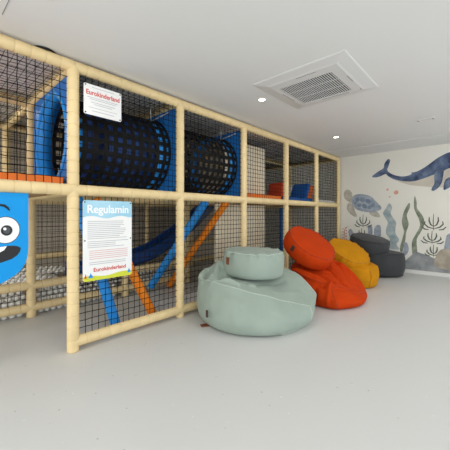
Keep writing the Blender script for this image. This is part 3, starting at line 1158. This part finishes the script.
def pouf(loc, rot, R0, H, m, mp, label, pucker=0.006, dome=0.025, tagang=None, sx=1.0, seed=0, tagm=None):
    e = empty('pouf', loc, rot if not hasattr(rot, 'to_track_quat') else rot.to_track_quat('Z', 'Y').to_euler())
    tag(e, label, 'pouf', 'round cushions lying on the bean bags')
    n = 120
    pr = [(0.02, 0.004), (0.4, 0.0), (0.75, 0.002), (0.90, 0.02), (0.97, 0.07), (1.0, 0.2), (1.02, 0.42), (1.018, 0.6), (0.995, 0.82), (0.965, 0.93), (0.93, 0.985), (0.905, 0.992),
          (0.88, 1.0), (0.8, 1.0), (0.65, 1.0), (0.45, 1.0), (0.25, 1.0), (0.08, 1.0)]
    grid = []
    for r, z in pr:
        row = []
        for k in range(n):
            t = 2 * pi * k / n
            pk = pucker * (sin(t * 23 + 2 * sin(3 * t)) * 0.7 + sin(t * 14 + 1)) * bell(z - 0.93, 0.12) * (1 if r > 0.7 else 0)
            x, y = r * R0 * cos(t) * sx, r * R0 * sin(t)
            q = Vector((x * 4 + seed, y * 4, z * 1.2))
            d = 0.010 * noise.noise(q) + 0.006 * noise.noise(q * 2.2)
            zz = z * H + (dome * (1 - r * r) if z >= 0.985 else 0) + pk * 0.6
            f = 1 + (d + pk) / R0
            row.append(Vector((x * f, y * f, zz + (d if z >= 0.985 else 0))))
        grid.append(row)
    b = bmesh.new()
    vg = [[b.verts.new(p) for p in row] for row in grid]
    for a, c in zip(vg[:-1], vg[1:]):
        for k in range(n):
            b.faces.new((a[k], a[(k + 1) % n], c[(k + 1) % n], c[k]))
    b.faces.new(vg[0][::-1]); b.faces.new(vg[-1])
    build('cushion', b, m, e, True)
    b = bmesh.new()
    tube(b, [p * 1.002 for p in grid[10]], 0.006, 6, closed=True)
    build('seam_piping', b, mp, e, True)
    if tagang is not None:
        t = tagang
        leather_tag(e, (R0 * 1.022 * cos(t) * sx, R0 * 1.022 * sin(t), H * 0.66), (0, 0, t + pi / 2), 0.055, 0.085, tagm)
    return e


# --- sage (local axes: x to the right along the row, y away toward the frame)
sg = empty('bean_bag', (1.82, -0.646, 0), (0, 0, -YAW))
tag(sg, 'big sage green bean bag on the floor in front of the netting, nearest the camera', 'bean bag', 'slumped bean bags in a row')
rim = [(.76, .04, .27), (.57, -.28, .215), (.22, -.43, .32), (-.10, -.44, .41), (-.40, -.38, .48), (-.70, -.10, .49), (-.60, .25, .55), (-.2, .48, .56), (.25, .50, .55), (.56, .34, .49)]
mid = [(.74, .02, .15), (.60, -.37, .12), (.25, -.69, .15), (-.12, -.74, .17), (-.50, -.58, .19), (-.76, -.16, .22), (-.70, .26, .22), (-.25, .54, .22), (.28, .54, .22), (.60, .36, .22)]
bas = [(x * .88, y * .88, 0) for x, y, z in mid]
inn = [(.40, .02, .38), (.30, -.14, .36), (.12, -.22, .42), (-.05, -.23, .46), (-.21, -.2, .49), (-.36, -.05, .46), (-.44, .10, .80), (-.1, .24, .50), (.13, .25, .50), (.30, .18, .48)]
bag = sack(sg, bas, mid, rim, inn, (0.02, 0.02, .46), M['sage'], crease=(0, 1), rimcrease=0.8, wr=0.014, seed=2, freq=2.6,
           folds=[((-.42, .12, .72), (-.52, -.16, .50), 0.05, 0.035), ((-.36, .05, .66), (-.34, -.24, .48), 0.03, 0.022), ((-.40, .02, .60), (-.42, -.24, .47), -0.045, 0.026),
                  ((-.60, .10, .58), (-.66, -.12, .48), 0.03, 0.03), ((-.56, .05, .56), (-.58, -.18, .48), -0.035, 0.025),
                  ((-.68, -.14, .47), (-.22, -.33, .46), 0.028, 0.024), ((-.58, -.16, .48), (-.12, -.28, .45), -0.028, 0.024), ((-.50, -.28, .47), (-.05, -.30, .44), 0.018, 0.018),
                  ((-.5, -.4, .36), (-.2, -.55, .34), 0.012, 0.04), ((.2, -.30, .37), (.50, -.10, .36), 0.010, 0.04), ((.0, -.25, .44), (.35, .05, .42), -0.010, 0.03),
                  ((.1, -.6, .28), (.3, -.6, .08), -0.010, 0.03), ((-.3, -.58, .34), (-.25, -.66, .06), 0.010, 0.03)])
piping(sg, bag, rim[1:6][::-1], M['sagep'], 0.005)
piping(sg, bag, [rim[9], rim[0], (.75, .02, .15), bas[0]], M['sagep'], 0.006)
piping(sg, bag, [rim[1], mid[1], bas[1]], M['sagep'], 0.005)
piping(sg, bag, [(.64, .0, .02), (.53, -.32, .02), (.2, -.57, .02)], M['sagep'], 0.007)
leather_tag(sg, (-.545, -.475, .19), (0, 0, radians(-32)), 0.028, 0.075, M['darkleather'])
leather_tag(sg, (-.575, -.30, 0.006), (radians(90), 0, radians(20)), 0.10, 0.07)
pouf((1.885, -0.575, 0.485), Vector((0.0, -0.03, 1)), 0.365, 0.285, M['sage'], M['sagep'], 'sage green round pouf lying on top of the big sage bean bag', 0.010, 0.035, tagang=radians(162), seed=1)

# --- orange
og = empty('bean_bag', (3.209, -0.899, 0), (0, 0, -YAW))
tag(og, 'crumpled orange bean bag on the floor between the sage and mustard ones', 'bean bag', 'slumped bean bags in a row')
rim = [(.54, -.12, .10), (.30, -.42, .17), (-.10, -.49, .28), (-.36, -.40, .36), (-.55, -.10, .44), (-.45, .25, .48), (-.1, .45, .50), (.26, .38, .48), (.44, .12, .38), (.55, .0, .24)]
mid = [(.58, -.14, .05), (.36, -.60, .08), (-.10, -.73, .11), (-.38, -.52, .16), (-.60, -.12, .2), (-.52, .28, .2), (-.1, .52, .2), (.30, .44, .2), (.50, .16, .18), (.59, .0, .1)]
bas = [(x * .9, y * .9, 0) for x, y, z in mid]
inn = [(.30, -.08, .34), (.16, -.22, .34), (-.06, -.26, .36), (-.2, -.22, .38), (-.3, -.05, .42), (-.25, .14, .46), (-.05, .24, .52), (.15, .2, .56), (.24, .06, .54), (.30, -.02, .44)]
bag = sack(og, bas, mid, rim, inn, (0.04, 0.04, .46), M['oran'], crease=(0, 2), rimcrease=0.6, wr=0.018, seed=11, freq=3.2,
           folds=[((-.55, -.10, .46), (-.10, -.47, .30), 0.045, 0.030), ((-.45, -.05, .44), (-.02, -.36, .36), -0.05, 0.030), ((-.54, -.24, .38), (-.2, -.50, .26), -0.04, 0.028),
                  ((-.35, .02, .44), (.10, -.24, .38), 0.03, 0.025),
                  ((.06, .02, .56), (.26, -.30, .32), 0.06, 0.032), ((.17, .06, .54), (.34, -.16, .34), -0.05, 0.025), ((-.02, -.05, .46), (.16, -.34, .30), -0.045, 0.030),
                  ((.26, .04, .54), (.46, -.08, .26), 0.045, 0.030), ((.34, .10, .48), (.54, .0, .24), -0.03, 0.025),
                  ((-.12, -.50, .27), (-.20, -.66, .02), 0.035, 0.026), ((-.02, -.55, .2), (.34, -.5, .13), 0.018, 0.03), ((-.1, -.49, .28), (.30, -.40, .18), 0.02, 0.02), ((-.3, -.5, .25), (-.34, -.55, .03), -0.03, 0.03)])
piping(og, bag, [rim[2], mid[2], bas[2]], M['oranp'], 0.004)
piping(og, bag, [rim[0], rim[1], rim[2], rim[3], rim[4]], M['oranp'], 0.004)
pouf((3.055, -0.655, 0.635), Vector((-0.127, -0.60, 0.79)), 0.38, 0.225, M['oran'], M['oranp'], 'orange round pouf tilted on its edge on the orange bean bag', 0.004, 0.03, tagang=radians(182), seed=5, tagm=M['darkleather'])


def round_sack(parent, R0, H, m, mp, corners, seed, wr, sq=0.0, folds=(), tip=(0, 0), rimcrease=0.5, phase=0.0):
    def ring(f, z, tz=0.0):
        out_ = []
        for k in range(12):
            t = 2 * pi * k / 12 + phase
            c = 1 + sq * (1 if k % 3 == 1 else -0.25)
            out_.append((R0 * f * c * cos(t), R0 * f * c * sin(t), z + tz * (tip[0] * cos(t) + tip[1] * sin(t))))
        return out_
    rim_ = ring(.97, H * .93, 1)
    bag_ = sack(parent, ring(.9, 0), ring(1.06, H * .45), rim_, ring(.5, H, .6), (0, 0, H), m, wr=wr, seed=seed, folds=folds, rimcrease=rimcrease)
    return bag_, rim_, ring


# --- mustard
mg = empty('bean_bag', (4.29, -0.92, 0), (0, 0, -YAW))
tag(mg, 'mustard yellow bean bag on the floor behind the orange one', 'bean bag', 'slumped bean bags in a row')
bag, rim, ring = round_sack(mg, 0.43, 0.40, M['must'], M['mustp'], 5, 12, 0.016, folds=[((.10, -.42, .36), (.14, -.44, .03), -0.03, 0.035), ((-.1, -.3, .40), (.35, -.25, .38), 0.03, 0.04), ((.2, -.40, .36), (.40, -.2, .34), -0.02, 0.03)], tip=(-0.02, 0.05))
piping(mg, bag, [(.12, -.43, .36), (.13, -.46, .2), (.13, -.40, .02)], M['mustp'], 0.005)
pouf((4.24, -0.80, 0.43), Vector((-0.215, -0.50, 0.837)), 0.365, 0.20, M['must'], M['mustp'], 'mustard yellow round pouf tilted on the mustard bean bag', 0.006, 0.035, seed=9)
# --- charcoal
cg = empty('bean_bag', (5.52, -1.02, 0), (0, 0, -YAW))
tag(cg, 'charcoal grey bean bag on the floor at the far end by the mural', 'bean bag', 'slumped bean bags in a row')
bag, rim, ring = round_sack(cg, 0.45, 0.49, M['char'], M['charp'], 4, 20, 0.008, sq=0.10, rimcrease=0.7, phase=radians(15))
piping(cg, bag, rim[6:] + rim[:2], M['charp'], 0.006)
piping(cg, bag, [(x * 1.03, y * 1.03, 0.03) for x, y, z in ring(.92, 0)[6:] + ring(.92, 0)[:2]], M['charp'], 0.010)
pouf((5.38, -0.84, 0.475), Vector((-0.10, -0.22, 0.966)), 0.37, 0.27, M['char'], M['charp'], 'charcoal grey round pouf lying on the charcoal bean bag', 0.003, 0.035, seed=15)
